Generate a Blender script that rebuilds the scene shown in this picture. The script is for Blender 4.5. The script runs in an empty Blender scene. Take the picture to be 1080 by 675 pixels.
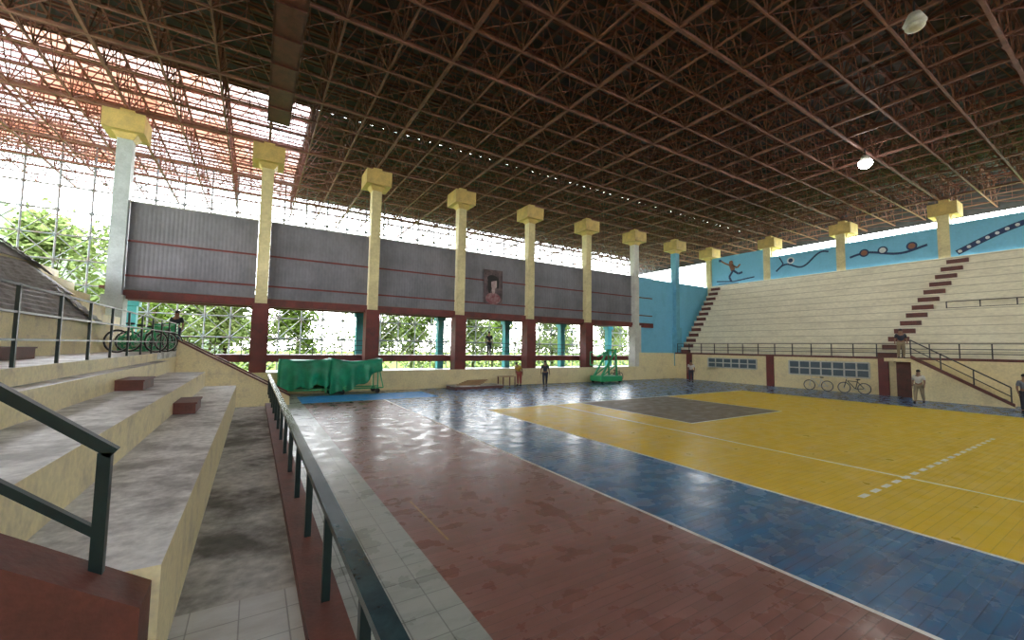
import bpy, math, random
from mathutils import Vector, Matrix, noise
random.seed(4)
SC=bpy.context.scene; C=SC.collection
SC.view_settings.view_transform='Standard'

# ---------------------------------------------------------------- materials
def newmat(name):
    m=bpy.data.materials.new(name); m.use_nodes=True
    nt=m.node_tree; b=nt.nodes['Principled BSDF']; return m,nt,b
def mat(name,col,col2=None,rough=.6,scale=2.0,metal=0,bump=0.0,lo=.4,hi=.65,fine=.12,spec=.5,stretch=(1,1,1)):
    m,nt,b=newmat(name); N=nt.nodes; L=nt.links
    if col2 is None: col2=tuple(c*.82 for c in col)
    tc=N.new('ShaderNodeTexCoord'); mp=N.new('ShaderNodeMapping'); mp.inputs['Scale'].default_value=stretch
    L.new(tc.outputs['Object'],mp.inputs[0])
    n1=N.new('ShaderNodeTexNoise'); n1.inputs['Scale'].default_value=scale; n1.inputs['Detail'].default_value=6; n1.inputs['Roughness'].default_value=.65
    L.new(mp.outputs[0],n1.inputs['Vector'])
    r=N.new('ShaderNodeValToRGB'); r.color_ramp.elements[0].position=lo; r.color_ramp.elements[1].position=hi
    r.color_ramp.elements[0].color=(*col,1); r.color_ramp.elements[1].color=(*col2,1)
    L.new(n1.outputs['Fac'],r.inputs[0])
    n2=N.new('ShaderNodeTexNoise'); n2.inputs['Scale'].default_value=scale*9; n2.inputs['Detail'].default_value=4
    L.new(mp.outputs[0],n2.inputs['Vector'])
    mr=N.new('ShaderNodeMapRange'); mr.inputs[3].default_value=1-fine*2; mr.inputs[4].default_value=1+fine*2
    L.new(n2.outputs['Fac'],mr.inputs[0])
    mx=N.new('ShaderNodeVectorMath'); mx.operation='SCALE'
    L.new(r.outputs[0],mx.inputs[0]); L.new(mr.outputs[0],mx.inputs['Scale'])
    L.new(mx.outputs[0],b.inputs['Base Color'])
    b.inputs['Roughness'].default_value=rough; b.inputs['Metallic'].default_value=metal
    b.inputs['Specular IOR Level'].default_value=spec
    if bump>0:
        bp=N.new('ShaderNodeBump'); bp.inputs['Strength'].default_value=bump; bp.inputs['Distance'].default_value=.02
        L.new(n2.outputs['Fac'],bp.inputs['Height']); L.new(bp.outputs[0],b.inputs['Normal'])
    return m
def courtmat(name,col,wear,lo=.55,hi=.72,rough=.22,bw=2.6,rh=.13,mortar=.006,vary=.12,bumpd=.006,rot=0,offset=.5,nscale=1.6,mort=.6):
    m,nt,b=newmat(name); N=nt.nodes; L=nt.links
    tc=N.new('ShaderNodeTexCoord'); mp=N.new('ShaderNodeMapping'); mp.inputs['Rotation'].default_value=(0,0,rot)
    L.new(tc.outputs['Object'],mp.inputs[0])
    br=N.new('ShaderNodeTexBrick'); br.offset=offset
    br.inputs['Scale'].default_value=1; br.inputs['Brick Width'].default_value=bw; br.inputs['Row Height'].default_value=rh
    br.inputs['Mortar Size'].default_value=mortar; br.inputs['Mortar Smooth'].default_value=.3
    br.inputs['Color1'].default_value=(1-vary,)*3+(1,); br.inputs['Color2'].default_value=(1+vary,)*3+(1,); br.inputs['Mortar'].default_value=(mort,mort,mort,1)
    L.new(mp.outputs[0],br.inputs['Vector'])
    mp2=N.new('ShaderNodeMapping'); mp2.inputs['Scale'].default_value=(.55,1.6,1); L.new(mp.outputs[0],mp2.inputs[0])
    n1=N.new('ShaderNodeTexNoise'); n1.inputs['Scale'].default_value=nscale; n1.inputs['Detail'].default_value=8; n1.inputs['Roughness'].default_value=.7
    L.new(mp2.outputs[0],n1.inputs['Vector'])
    r=N.new('ShaderNodeValToRGB'); r.color_ramp.elements[0].position=lo; r.color_ramp.elements[1].position=hi
    r.color_ramp.elements[0].color=(*col,1); r.color_ramp.elements[1].color=(*wear,1); L.new(n1.outputs['Fac'],r.inputs[0])
    mx=N.new('ShaderNodeMix'); mx.data_type='RGBA'; mx.blend_type='MULTIPLY'; mx.inputs['Factor'].default_value=1
    L.new(r.outputs[0],mx.inputs['A']); L.new(br.outputs['Color'],mx.inputs['B']); L.new(mx.outputs['Result'],b.inputs['Base Color'])
    n3=N.new('ShaderNodeTexNoise'); n3.inputs['Scale'].default_value=2.5; n3.inputs['Detail'].default_value=6; L.new(mp.outputs[0],n3.inputs['Vector'])
    mr=N.new('ShaderNodeMapRange'); mr.inputs[1].default_value=.3; mr.inputs[2].default_value=.7; mr.inputs[3].default_value=rough*.7; mr.inputs[4].default_value=rough*1.6
    L.new(n3.outputs['Fac'],mr.inputs[0]); L.new(mr.outputs[0],b.inputs['Roughness'])
    ad=N.new('ShaderNodeMath'); ad.operation='MULTIPLY_ADD'; ad.inputs[1].default_value=-1.0
    L.new(br.outputs['Fac'],ad.inputs[0])
    mp3=N.new('ShaderNodeMapping'); mp3.inputs['Scale'].default_value=(.9,7,1); L.new(mp.outputs[0],mp3.inputs[0])
    n4=N.new('ShaderNodeTexNoise'); n4.inputs['Scale'].default_value=1; n4.inputs['Detail'].default_value=4; L.new(mp3.outputs[0],n4.inputs['Vector'])
    L.new(n4.outputs['Fac'],ad.inputs[2])
    bp=N.new('ShaderNodeBump'); bp.inputs['Strength'].default_value=.6; bp.inputs['Distance'].default_value=bumpd
    L.new(ad.outputs[0],bp.inputs['Height']); L.new(bp.outputs[0],b.inputs['Normal'])
    return m
def emit(name,col,s):
    m,nt,b=newmat(name); b.inputs['Emission Color'].default_value=(*col,1); b.inputs['Emission Strength'].default_value=s; b.inputs['Base Color'].default_value=(*col,1); return m
def translucent(name,stops,scale):
    m,nt,b=newmat(name); t=nt.nodes.new('ShaderNodeBsdfTranslucent')
    tc=nt.nodes.new('ShaderNodeTexCoord'); nz=nt.nodes.new('ShaderNodeTexNoise'); nz.inputs['Scale'].default_value=scale; nz.inputs['Detail'].default_value=3
    nt.links.new(tc.outputs['Object'],nz.inputs['Vector'])
    r=nt.nodes.new('ShaderNodeValToRGB'); e=r.color_ramp.elements
    while len(e)<len(stops): e.new(.5)
    for i,(p,c) in enumerate(stops): e[i].position=p; e[i].color=(*c,1)
    nt.links.new(nz.outputs['Fac'],r.inputs[0]); nt.links.new(r.outputs[0],t.inputs[0])
    nt.links.new(t.outputs[0],nt.nodes['Material Output'].inputs[0]); return m

M_red=courtmat('court_maroon_boards',(.29,.135,.11),(.21,.10,.08),.45,.76,rough=.27,vary=.15,rh=.11)
M_blue=courtmat('court_blue_boards',(.05,.17,.34),(.13,.12,.19),.46,.72,rough=.23,nscale=1.0,vary=.09)
M_yel=courtmat('court_yellow_boards',(.84,.56,.02),(.72,.46,.02),.5,.8,rough=.38,vary=.03,mort=.8,bumpd=.003)
M_key=courtmat('court_key_boards',(.25,.20,.14),(.19,.15,.11),.5,.7,rough=.5,vary=.05,mort=.8,bumpd=.002)
M_cyan=courtmat('court_bright_blue',(.06,.42,.95),(.05,.33,.85),.5,.75,rough=.45)
M_tile=courtmat('court_side_tiles',(.46,.48,.43),(.28,.30,.26),.45,.75,rough=.28,bw=.33,rh=.33,mortar=.008,vary=.05,bumpd=.003,offset=0)
M_line=mat('court_line_white',(1,1,.95),(.85,.82,.75),rough=.4,scale=6,fine=.03)
M_yline=mat('court_line_yellow',(.55,.38,.12),(.32,.17,.1),rough=.4,scale=6)
M_aisle=mat('dirty_concrete',(.50,.48,.44),(.15,.14,.12),rough=.8,scale=.9,bump=.8,lo=.44,hi=.62,fine=.32)
M_aisletile=courtmat('aisle_pale_tiles',(.62,.62,.59),(.44,.42,.38),.45,.75,rough=.4,bw=.33,rh=.33,mortar=.006,vary=.05,bumpd=.003,offset=0)
M_tread=mat('worn_pale_concrete',(.72,.72,.70),(.30,.29,.28),rough=.45,scale=1.3,bump=.5,lo=.45,hi=.62,fine=.28)
M_riser=mat('cream_yellow_paint',(.84,.73,.44),(.58,.49,.33),rough=.55,scale=2.0,bump=.2,lo=.5,hi=.72)
M_cream=mat('cream_wall_paint',(.80,.69,.40),(.62,.52,.31),rough=.6,scale=1.2,bump=.05,lo=.5,hi=.8)
M_stand=mat('pale_cream_stand',(.86,.82,.64),(.70,.66,.50),rough=.6,scale=.9,lo=.45,hi=.75,fine=.12,stretch=(1,.5,1.5))
M_standt=mat('grey_cream_tread_lipshade',(.55,.51,.38),(.45,.42,.31),rough=.7,scale=1.0,lo=.45,hi=.75,fine=.12)
M_brown=mat('red_brown_paint',(.15,.045,.032),(.09,.032,.025),rough=.55,scale=3,bump=.2)
M_dred=mat('dark_red_paint',(.17,.025,.02),(.10,.02,.018),rough=.5,scale=2)
M_rust=mat('rust_red_steel',(.20,.07,.055),(.11,.045,.038),rough=.6,scale=1.2)
M_rustl=mat('pale_rust_steel',(.27,.12,.095),(.16,.075,.06),rough=.6,scale=1.5)  # lighter rust tone for the bottom chords and webs
M_rail=mat('dark_green_steel',(.009,.026,.026),(.006,.016,.018),rough=.35,scale=4)
M_railtop=mat('glare_teal_steel',(.03,.07,.085),(.015,.035,.045),rough=.22,scale=5)  # lighter and bluer than the posts; the top bar's glare is in this colour
M_black=mat('black_steel',(.02,.02,.022),rough=.4)
M_col=mat('cream_column_paint',(.72,.64,.34),(.56,.49,.26),rough=.5,scale=1.0)
M_colgrey=mat('pale_grey_column_paint',(.50,.56,.58),(.38,.43,.45),rough=.5)
M_colwhite=mat('white_column_paint',(.66,.66,.60),(.53,.53,.48),rough=.5)
M_colcyan=mat('light_blue_column_paint',(.16,.45,.60),(.12,.36,.5),rough=.5)
M_cap=mat('yellow_capital_paint',(.68,.50,.17),(.50,.37,.14),rough=.6,scale=2)
M_teal=mat('teal_column_paint',(.05,.34,.34),(.04,.25,.27),rough=.5)
M_grey=mat('grey_corrugated_sheet',(.20,.20,.225),(.135,.135,.155),rough=.5,metal=.0,scale=.7,stretch=(1,1,.6),fine=.1)
M_lblue=mat('light_blue_wall_paint',(.20,.56,.78),(.15,.46,.67),rough=.6,scale=.8,lo=.5,hi=.8,fine=.06)
M_mural=mat('mural_dark_blue',(.02,.05,.15),rough=.6)
M_muralw=mat('mural_white',(.7,.75,.78),rough=.6)
M_muralb=mat('mural_brown',(.3,.13,.08),rough=.6)
M_deck=mat('dark_roof_sheet',(.066,.06,.068),(.038,.036,.042),rough=.6,scale=.5)
M_glassd=mat('dark_window_glass',(.10,.14,.17),rough=.15)
M_frame=mat('white_window_frame',(.6,.6,.56),rough=.5)
M_grass=mat('grass',(.11,.16,.03),(.07,.11,.02),rough=1,scale=.6,spec=.02)
M_bark=mat('bark',(.04,.03,.018),rough=1,spec=.05)
M_tarp=mat('green_tarpaulin',(.01,.33,.17),(.008,.20,.10),rough=.45,scale=1.5,fine=.1)
M_green=mat('green_enamel',(.03,.38,.15),rough=.4)
M_rubber=mat('black_rubber',(.015,.015,.015),rough=.8)
M_chrome=mat('worn_chrome',(.5,.5,.5),rough=.3,metal=.9)
M_latt=mat('bluish_lattice_steel',(.20,.26,.30),(.22,.16,.14),rough=.5)
M_sheet=mat('weathered_grey_sheet',(.30,.30,.29),(.14,.13,.12),rough=.6,scale=3)
M_skin=mat('skin_brown',(.28,.15,.09),rough=.5,fine=.03)
M_hair=mat('black_hair',(.015,.012,.01),rough=.6)
M_fiber=translucent('glow_tinted_fibreglass',[(.34,(.12,.045,.025)),(.45,(.20,.10,.065)),(.54,(.30,.22,.19)),(.62,(.5,.46,.45))],.16)  # orange-to-white mottling imitates the hazy glow through the roof sheets
M_hill=mat('hazy_wooded_hillside',(.09,.12,.07),(.13,.15,.11),rough=1,scale=.25,spec=.02,fine=.3)  # pale greyed green; the bright haze is mixed into the colour
def cloth(n,c): return mat(n,c,rough=.85,scale=5,fine=.06)
def leafmat(name,a,b_):
    return mat(name,a,b_,rough=1,scale=1.2,lo=.35,hi=.65,fine=.25,spec=.03)
M_leaf=leafmat('leaf_green',(.055,.10,.015),(.13,.18,.03))
M_leaf2=leafmat('leaf_hazy_light_green',(.10,.15,.04),(.17,.21,.07))  # lightened and less saturated; haze is put into this leaf colour

# ---------------------------------------------------------------- mesh builder
class MB:
    def __init__(s): s.v=[];s.f=[];s.m=[]
    def add(s,vs,fs,mi=0):
        o=len(s.v); s.v+= [tuple(x) for x in vs]; s.f+=[tuple(i+o for i in f) for f in fs]; s.m+=[mi]*len(fs)
    def box(s,x0,x1,y0,y1,z0,z1,mi=0):
        s.add([(x0,y0,z0),(x1,y0,z0),(x1,y1,z0),(x0,y1,z0),(x0,y0,z1),(x1,y0,z1),(x1,y1,z1),(x0,y1,z1)],
              [(0,3,2,1),(4,5,6,7),(0,1,5,4),(1,2,6,5),(2,3,7,6),(3,0,4,7)],mi)
    def frus(s,cx,cy,z0,w0,z1,w1,mi=0):
        a,b=w0/2,w1/2
        s.add([(cx-a,cy-a,z0),(cx+a,cy-a,z0),(cx+a,cy+a,z0),(cx-a,cy+a,z0),(cx-b,cy-b,z1),(cx+b,cy-b,z1),(cx+b,cy+b,z1),(cx-b,cy+b,z1)],
              [(0,3,2,1),(4,5,6,7),(0,1,5,4),(1,2,6,5),(2,3,7,6),(3,0,4,7)],mi)
    def tube(s,p,q,r,n=8,r2=None,mi=0,rot=0):
        p=Vector(p);q=Vector(q);d=(q-p)
        if d.length<1e-6: return
        d.normalize(); up=Vector((0,0,1)) if abs(d.z)<.95 else Vector((1,0,0))
        a=d.cross(up).normalized(); b=a.cross(d); r2=r if r2 is None else r2
        vs=[]
        for c,rr in((p,r),(q,r2)):
            for i in range(n):
                t=2*math.pi*i/n+rot; vs.append(c+a*math.cos(t)*rr+b*math.sin(t)*rr)
        s.add(vs,[(i,(i+1)%n,n+(i+1)%n,n+i) for i in range(n)]+[tuple(range(n-1,-1,-1)),tuple(range(n,2*n))],mi)
    def bar(s,p,q,w,mi=0): s.tube(p,q,w*.707,4,mi=mi,rot=math.pi/4)
    def prismy(s,prof,y0,y1,mi=0):
        n=len(prof); s.add([(x,y0,z) for x,z in prof]+[(x,y1,z) for x,z in prof],
            [(i,(i+1)%n,n+(i+1)%n,n+i) for i in range(n)]+[tuple(range(n-1,-1,-1)),tuple(range(n,2*n))],mi)
    def prismx(s,prof,x0,x1,mi=0):
        n=len(prof); s.add([(x0,y,z) for y,z in prof]+[(x1,y,z) for y,z in prof],
            [(i,(i+1)%n,n+(i+1)%n,n+i) for i in range(n)]+[tuple(range(n-1,-1,-1)),tuple(range(n,2*n))],mi)
    def torus(s,c,R,r,ax,n=24,k=6,mi=0):
        c=Vector(c); ax=Vector(ax).normalized(); u=ax.orthogonal().normalized(); w=ax.cross(u); vs=[];fs=[]
        for i in range(n):
            t=2*math.pi*i/n; d=u*math.cos(t)+w*math.sin(t)
            for j in range(k):
                p=2*math.pi*j/k; vs.append(c+d*(R+r*math.cos(p))+ax*r*math.sin(p))
        for i in range(n):
            for j in range(k): fs.append((i*k+j,((i+1)%n)*k+j,((i+1)%n)*k+(j+1)%k,i*k+(j+1)%k))
        s.add(vs,fs,mi)
    def ball(s,c,rx,ry,rz,n=10,k=7,mi=0):
        vs=[];fs=[]
        for i in range(1,k):
            a=math.pi*i/k
            for j in range(n):
                t=2*math.pi*j/n; vs.append((c[0]+rx*math.sin(a)*math.cos(t),c[1]+ry*math.sin(a)*math.sin(t),c[2]+rz*math.cos(a)))
        T=len(vs); vs+= [(c[0],c[1],c[2]+rz),(c[0],c[1],c[2]-rz)]
        for i in range(k-2):
            for j in range(n): fs.append((i*n+j,(i+1)*n+j,(i+1)*n+(j+1)%n,i*n+(j+1)%n))
        for j in range(n): fs.append((T,j,(j+1)%n)); fs.append((T+1,(k-2)*n+(j+1)%n,(k-2)*n+j))
        s.add(vs,fs,mi)
    def obj(s,name,mats,parent=None,origin=(0,0,0),smooth=False,**kw):
        if not isinstance(mats,(list,tuple)): mats=[mats]
        o=Vector(origin)
        me=bpy.data.meshes.new(name); me.from_pydata([tuple(Vector(v)-o) for v in s.v],[],s.f)
        for m in mats: me.materials.append(m)
        for i,p in enumerate(me.polygons): p.material_index=s.m[i]; p.use_smooth=smooth
        me.update()
        ob=bpy.data.objects.new(name,me); C.objects.link(ob)
        if parent is not None: ob.parent=parent
        else: ob.location=o
        for k,v in kw.items(): ob[k]=v
        return ob
def thing(name,label,category,loc=(0,0,0),rz=0,**kw):
    e=bpy.data.objects.new(name,None); e.empty_display_size=.2; e.location=loc; e.rotation_euler=(0,0,rz); C.objects.link(e)
    e['label']=label; e['category']=category
    for k,v in kw.items(): e[k]=v
    return e
def T(o,label,cat,**kw):
    o['label']=label; o['category']=cat
    for k,v in kw.items(): o[k]=v
    return o
def S(o): o['kind']='structure'; return o
def copything(root,loc,rz=None,**kw):
    r=root.copy(); C.objects.link(r); r.location=loc
    if rz is not None: r.rotation_euler=(0,0,rz)
    for k,v in kw.items(): r[k]=v
    def rec(src,dst):
        for ch in src.children:
            c=ch.copy(); C.objects.link(c); c.parent=dst; rec(ch,c)
    rec(root,r); return r

# ---------------------------------------------------------------- camera
V1=(268,362);V2=(1242,377)
a=(V1[0]-540,337.5-V1[1]); b=(V2[0]-540,337.5-V2[1])
f=math.sqrt(-(a[0]*b[0]+a[1]*b[1])); H=2.6
vx=Vector((b[0],b[1],-f)).normalized(); vy=Vector((a[0],a[1],-f)).normalized()
vz=vx.cross(vy).normalized(); vy=vz.cross(vx)
cd=bpy.data.cameras.new('camera'); cd.sensor_width=36; cd.lens=f/1080*36; cd.clip_start=.05; cd.clip_end=500
cam=bpy.data.objects.new('camera',cd); C.objects.link(cam)
cam.matrix_world=Matrix.Translation((0,0,H))@Matrix((vx,vy,vz)).to_4x4(); SC.camera=cam

# ---------------------------------------------------------------- floor (court)
xs=[.70,1.9,1.93,2.33,2.36,5.4,5.47,8.25,8.33,11.69,11.78,13.3,13.37,19.6,19.67,27.3,33.0]
ys=[-14,3.09,3.19,5.3,6.9,9.2,9.28,15.2,15.3,20.3,23.0,24.9]
dash=[9.4+i*.55 for i in range(19)]
for d in dash: xs+= [d,d+.33]
xs=sorted(set(round(x,3) for x in xs)); 
mats=[M_tile,M_red,M_line,M_blue,M_yel,M_key,M_cyan,M_yline]
def cls(x,y):
    if x<1.9: return 0
    if x<1.93 and y<20.3: return 0
    if x<8.6 and 20.3<y<23.0: return 6 if x<8.26 else 3
    if y>23.0: return 0 if x<8.3 else 3
    if 2.33<x<2.36 and 5.3<y<6.9: return 7
    if x<5.4: return 1
    if x<5.47: return 2
    if x<8.25: return 3
    if y>15.3: return 3
    if x>27.3: return 3
    if x<8.33 or y>15.2: return 2
    if 13.3<x<19.67 and y>9.2:
        return 2 if (x<13.37 or x>19.6 or y<9.28) else 5
    if 11.69<x<11.78 and y<13: return 2
    if 3.09<y<3.19:
        for d in dash:
            if d<x<d+.33: return 2
    return 4
mb=MB(); iv={}
for i,x in enumerate(xs):
    for j,y in enumerate(ys): iv[(i,j)]=len(mb.v); mb.v.append((x,y,0))
for i in range(len(xs)-1):
    for j in range(len(ys)-1):
        mb.f.append((iv[i,j],iv[i+1,j],iv[i+1,j+1],iv[i,j+1])); mb.m.append(cls((xs[i]+xs[i+1])/2,(ys[j]+ys[j+1])/2))
S(mb.obj('floor',mats))
mb=MB(); mb.box(-12,.70,16.5,24.9,-.1,0); S(mb.obj('floor',M_tile))
mb=MB(); mb.box(-.43,.42,4.25,16.5,0,.45); S(mb.obj('floor',M_aisle))
mb=MB(); mb.box(-.43,.42,-4,4.25,0,.45); S(mb.obj('floor',M_aisletile))
mb=MB(); mb.box(-12,.70,-14,-4,-.1,0); mb.box(-12,-.43,-4,3.44,-.1,0); S(mb.obj('floor',M_tile))
mb=MB(); mb.box(-120,160,24.9,200,-.5,-.3); mb.box(-120,-12,-120,24.9,-.5,-.3); mb.box(-12,160,-120,-14.4,-.5,-.3); mb.box(42,160,-14,24.9,-.5,-.3)
T(mb.obj('grass_ground',M_grass),'green grass lawn around the open-sided hall','grass',kind='stuff')

# ---------------------------------------------------------------- curb + near rail
mb=MB(); mb.box(.42,.70,-4,16.6,0,.56); T(mb.obj('curb',M_brown,origin=(.56,6,0)),'low red-brown painted curb between aisle and tiled strip','curb')
def railing(name,label,p,q,h,posts,rails,mat_,pw=.05,rw=.05,topmat=None,topw=None,flat=False,**kw):
    p=Vector(p);q=Vector(q); e=thing(name,label,'railing',loc=p,**kw)
    first=None
    for t in posts:
        c=p.lerp(q,t); 
        m=MB(); m.bar((0,0,0),(0,0,h),pw); 
        if first is None: first=m.obj('post',mat_,parent=e); first.location=c-p
        else:
            o=first.copy(); C.objects.link(o); o.parent=e; o.location=c-p
    for i,z in enumerate(rails):
        m=MB(); top=(i==0)
        w=(topw or rw) if top else rw
        if top and flat:
            d=(q-p).normalized(); s=d.cross(Vector((0,0,1))).normalized()*w/2; u=Vector((0,0,.05))
            A=Vector((0,0,z))-s; B=Vector((0,0,z))+s; D=(q-p)
            vs=[A,B,B+D,A+D,A+u,B+u,B+D+u,A+D+u]; m.add(vs,[(0,3,2,1),(4,5,6,7),(0,1,5,4),(1,2,6,5),(2,3,7,6),(3,0,4,7)])
        else: m.bar((0,0,z),q-p+Vector((0,0,z)),w)
        m.obj('top_rail' if top else 'rail',(topmat or mat_) if top else mat_,parent=e)
    return e
def even(n): return [i/(n-1) for i in range(n)]
L0=22.0
railing('railing','dark green steel railing with flat glare-toned top bar on the curb',(.58,-1.8,.56),(.58,20.2,.56),.72,[(.3+1.3*i)/L0 for i in range(17)],[.72],M_rail,pw=.06,rw=.03,topmat=M_railtop,topw=.11,flat=True)

# ---------------------------------------------------------------- near left tiers
def tiers(name,label,prof,y0,y1):
    mb=MB()
    for i in range(len(prof)-1):
        (x0,z0),(x1,z1)=prof[i],prof[i+1]
        mb.add([(x0,y0,z0),(x1,y0,z1),(x1,y1,z1),(x0,y1,z0)],[(0,1,2,3)],0 if abs(z1-z0)<1e-4 else 1)
    zb=0; n=len(prof)
    for y in(y0,y1): mb.add([(x,y,z) for x,z in prof]+[(prof[-1][0],y,zb)],[tuple(range(n+1))],1)
    mb.add([(prof[-1][0],y0,zb),(prof[-1][0],y1,zb),(prof[-1][0],y1,prof[-1][1]),(prof[-1][0],y0,prof[-1][1])],[(0,1,2,3)],1)
    return T(mb.obj(name,[M_tread,M_riser],origin=(prof[0][0],y0,0)),label,'bleachers')
near=[(-.43,0),(-.43,1.2),(-1.28,1.2),(-1.28,1.66),(-2.2,1.66),(-2.2,2.02),(-2.5,2.02),(-2.5,2.25),(-4.0,2.25)]
tiers('concrete_bleacher','worn pale concrete seating steps with cream-yellow painted risers',near,3.45,16.5)
up=[(-4.0,2.25)]
x,z=-4.0,2.25
for i in range(7):
    z+=.46; up.append((x,z)); x-=.5; up.append((x,z))
up0=[(-4.0,0)]+up
tiers('concrete_bleacher','steep upper cream concrete seating beside the walkway',up0,5.5,24.3)
mb=MB(); mb.box(-4,-2.5,16.5,24.3,2.05,2.25,0); mb.box(-2.6,-2.5,16.5,20.2,0,2.05,1); mb.box(-2.6,-2.5,22,24.3,0,2.05,1)
T(mb.obj('walkway_slab',[M_tread,M_riser],origin=(-3.2,20,0)),'cream concrete walkway extending past the seating steps','walkway')
for (x0,x1,y0,y1,z0,h) in [(-1.27,-.92,10.3,11.3,1.2,.22),(-2.19,-1.78,10.6,11.6,1.66,.2),(-3.98,-3.5,9.8,11.4,2.25,.22)]:
    mb=MB(); mb.box(x0,x1,y0,y1,z0,z0+h-.03); mb.box(x0,x1+.02,y0-.02,y1+.02,z0+h-.03,z0+h)
    T(mb.obj('step_block',M_brown,origin=((x0+x1)/2,(y0+y1)/2,z0)),'red-brown half-step block on a cream seating step','step')
for k_ in range(18):
    y_=6.5+k_*.85; i_=(2,4,6)[k_%3]; xx=-4-.5*i_+.1
    L_=random.uniform(2.2,3.4); w_=random.uniform(1.1,1.5); ang=random.uniform(-.22,.22)
    m=MB(); n_=14
    for q_ in range(n_):
        a0=-w_/2+w_*q_/n_; a1=-w_/2+w_*(q_+1)/n_; h0=.0 if q_%2 else .035; h1=.035-h0
        m.add([(a0,-L_/2,h0),(a1,-L_/2,h1),(a1,L_/2,h1+.0),(a0,L_/2,h0),(a0,-L_/2,h0-.015),(a1,-L_/2,h1-.015),(a1,L_/2,h1-.015),(a0,L_/2,h0-.015)],[(0,1,2,3),(7,6,5,4),(0,4,5,1),(2,6,7,3),(0,3,7,4),(1,5,6,2)])
    o=m.obj('roofing_sheet',M_sheet); o.location=(xx,y_,2.25+.92*(-xx-4.0)+.58); o.rotation_euler=(random.uniform(-.08,.08),.74+random.uniform(-.08,.08),ang)
    T(o,'weathered grey corrugated sheet dumped on the upper seating','metal sheet',group='discarded roofing sheets')
mb=MB(); mb.prismy([(-.47,0.0),(-.47,1.12),(-1.3,1.66),(-2.45,2.4),(-2.45,0)],3.12,3.44)
T(mb.obj('stair_parapet',M_brown,origin=(-1,3.3,0)),'dark red-brown sloped parapet at the end of the seating','parapet')
e=thing('handrail','dark green steel stair handrail on a red-brown parapet','handrail',loc=(-.71,3.36,1.27))
def PP(x,z): return (x+.71,0,z-1.27)
for nm,pts in (('post',[(PP(-.71,1.25),PP(-.71,1.95))]),('post',[(PP(-2.1,2.15),PP(-2.1,3.08))]),('top_rail',[(PP(-.67,1.94),PP(-2.2,3.16))]),('rail',[(PP(-.71,1.48),PP(-2.2,2.72))])):
    m=MB(); 
    for p,q in pts: m.bar(p,q,.06 if nm!='rail' else .045)
    m.obj(nm,M_rail,parent=e)
railing('railing','dark green steel railing along the upper walkway edge',(-2.56,3.6,2.25),(-2.56,20.1,2.25),1.05,even(13),[1.05,.7,.35],M_rail,pw=.04,rw=.03)
e=thing('staircase','cream concrete stairs with brown-topped sloping side walls','stairs',loc=(-2.5,20.2,0))
m=MB(); n=13
for i in range(n):
    m.box(i*.28,(i+1)*.28,.18,1.6,0,2.25-(i+1)*2.25/(n+1))
m.obj('step',M_tread,parent=e)
for yy in (0,1.6):
    m=MB(); m.prismy([(0,0),(3.9,0),(3.9,.35),(0,2.65)],yy,yy+.18); m.obj('side_wall',M_riser,parent=e)
    m=MB(); m.prismy([(-.02,2.65),(3.92,.35),(3.92,.42),(-.02,2.72)],yy-.03,yy+.21); m.obj('coping',M_brown,parent=e)

# ---------------------------------------------------------------- column wall
YW=25.0; P0=-5.4; DP=5.6
def column(shaft,base,label,loc,cap=M_cap):
    e=thing('column',label,'column',loc=loc,group='tall concrete columns carrying the roof')
    m=MB(); m.box(-.38,.38,-.38,.38,0,4.65); m.obj('column_base',base,parent=e)
    m=MB(); m.box(-.27,.27,-.27,.27,4.65,11.75); m.obj('shaft',shaft,parent=e)
    m=MB(); m.frus(0,0,11.75,.56,12.0,.9); m.box(-.72,.72,-.72,.72,12.0,12.85); m.box(-.25,.25,-.25,.25,12.85,13.15); m.obj('capital',cap,parent=e)
    return e
c_first=column(M_colgrey,M_colgrey,'tall pale grey column with yellow block capital',(P0,YW,0))
c_std=column(M_col,M_dred,'tall cream column with dark red base and yellow capital',(P0+DP,YW,0))
for i in range(2,6): copything(c_std,(P0+DP*i,YW,0))
c_w=column(M_colwhite,M_colwhite,'tall off-white column with yellow block capital',(P0+DP*6,YW,0))
c_c=column(M_colcyan,M_colcyan,'tall light blue column beside the light blue wall',(P0+DP*7,YW,0))
c_r=column(M_col,M_col,'tall cream column with yellow capital behind the seating',(P0+DP*8,YW,0))
for y in (19.4,13.8,8.0,2.6): copything(c_r,(39.95,y,0))
mb=MB(); mb.box(-5.0,33,24.35,24.58,0,1.05,0); mb.box(-5,33,24.33,24.6,1.05,1.12,0); mb.box(-5,33,24.58,28.6,.85,1.0,1)
S(mb.obj('wall_low',[M_cream,M_tread]))
pan=None
for i in range(0,7):
    x0=P0+DP*i+.28; W=DP-.56
    if i==6: W=2.4-.28; x0=P0+DP*6+.28
    if pan is None or i==6:
        e=thing('corrugated_panel','grey corrugated sheet wall panel between columns with red rails','wall panel',loc=(x0,YW+.12,4.7),group='grey corrugated panels between the columns')
        m=MB(); n=int(W/.08)
        for k in range(n):
            xa=W*k/n; xb=W*(k+1)/n; ya=0 if k%2 else .008; yb=.008 if k%2 else 0
            m.add([(xa,ya,.25),(xb,yb,.25),(xb,yb,4.3),(xa,ya,4.3)],[(0,1,2,3)])
        m.obj('sheet',M_grey,parent=e)
        m=MB(); m.box(-.0,W,-.15,.15,-.18,.22); m.obj('bottom_beam',M_dred,parent=e)
        for zz in (.85,2.45):
            m=MB(); m.box(0,W,-.05,-.005,zz,zz+.09); m.obj('cross_rail',M_dred,parent=e)
        m=MB(); m.box(0,W,-.04,.1,4.3,4.36); m.obj('top_trim',M_frame,parent=e)
        if i==0: pan=e
    else: copything(pan,(x0,YW+.12,4.7))
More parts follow.
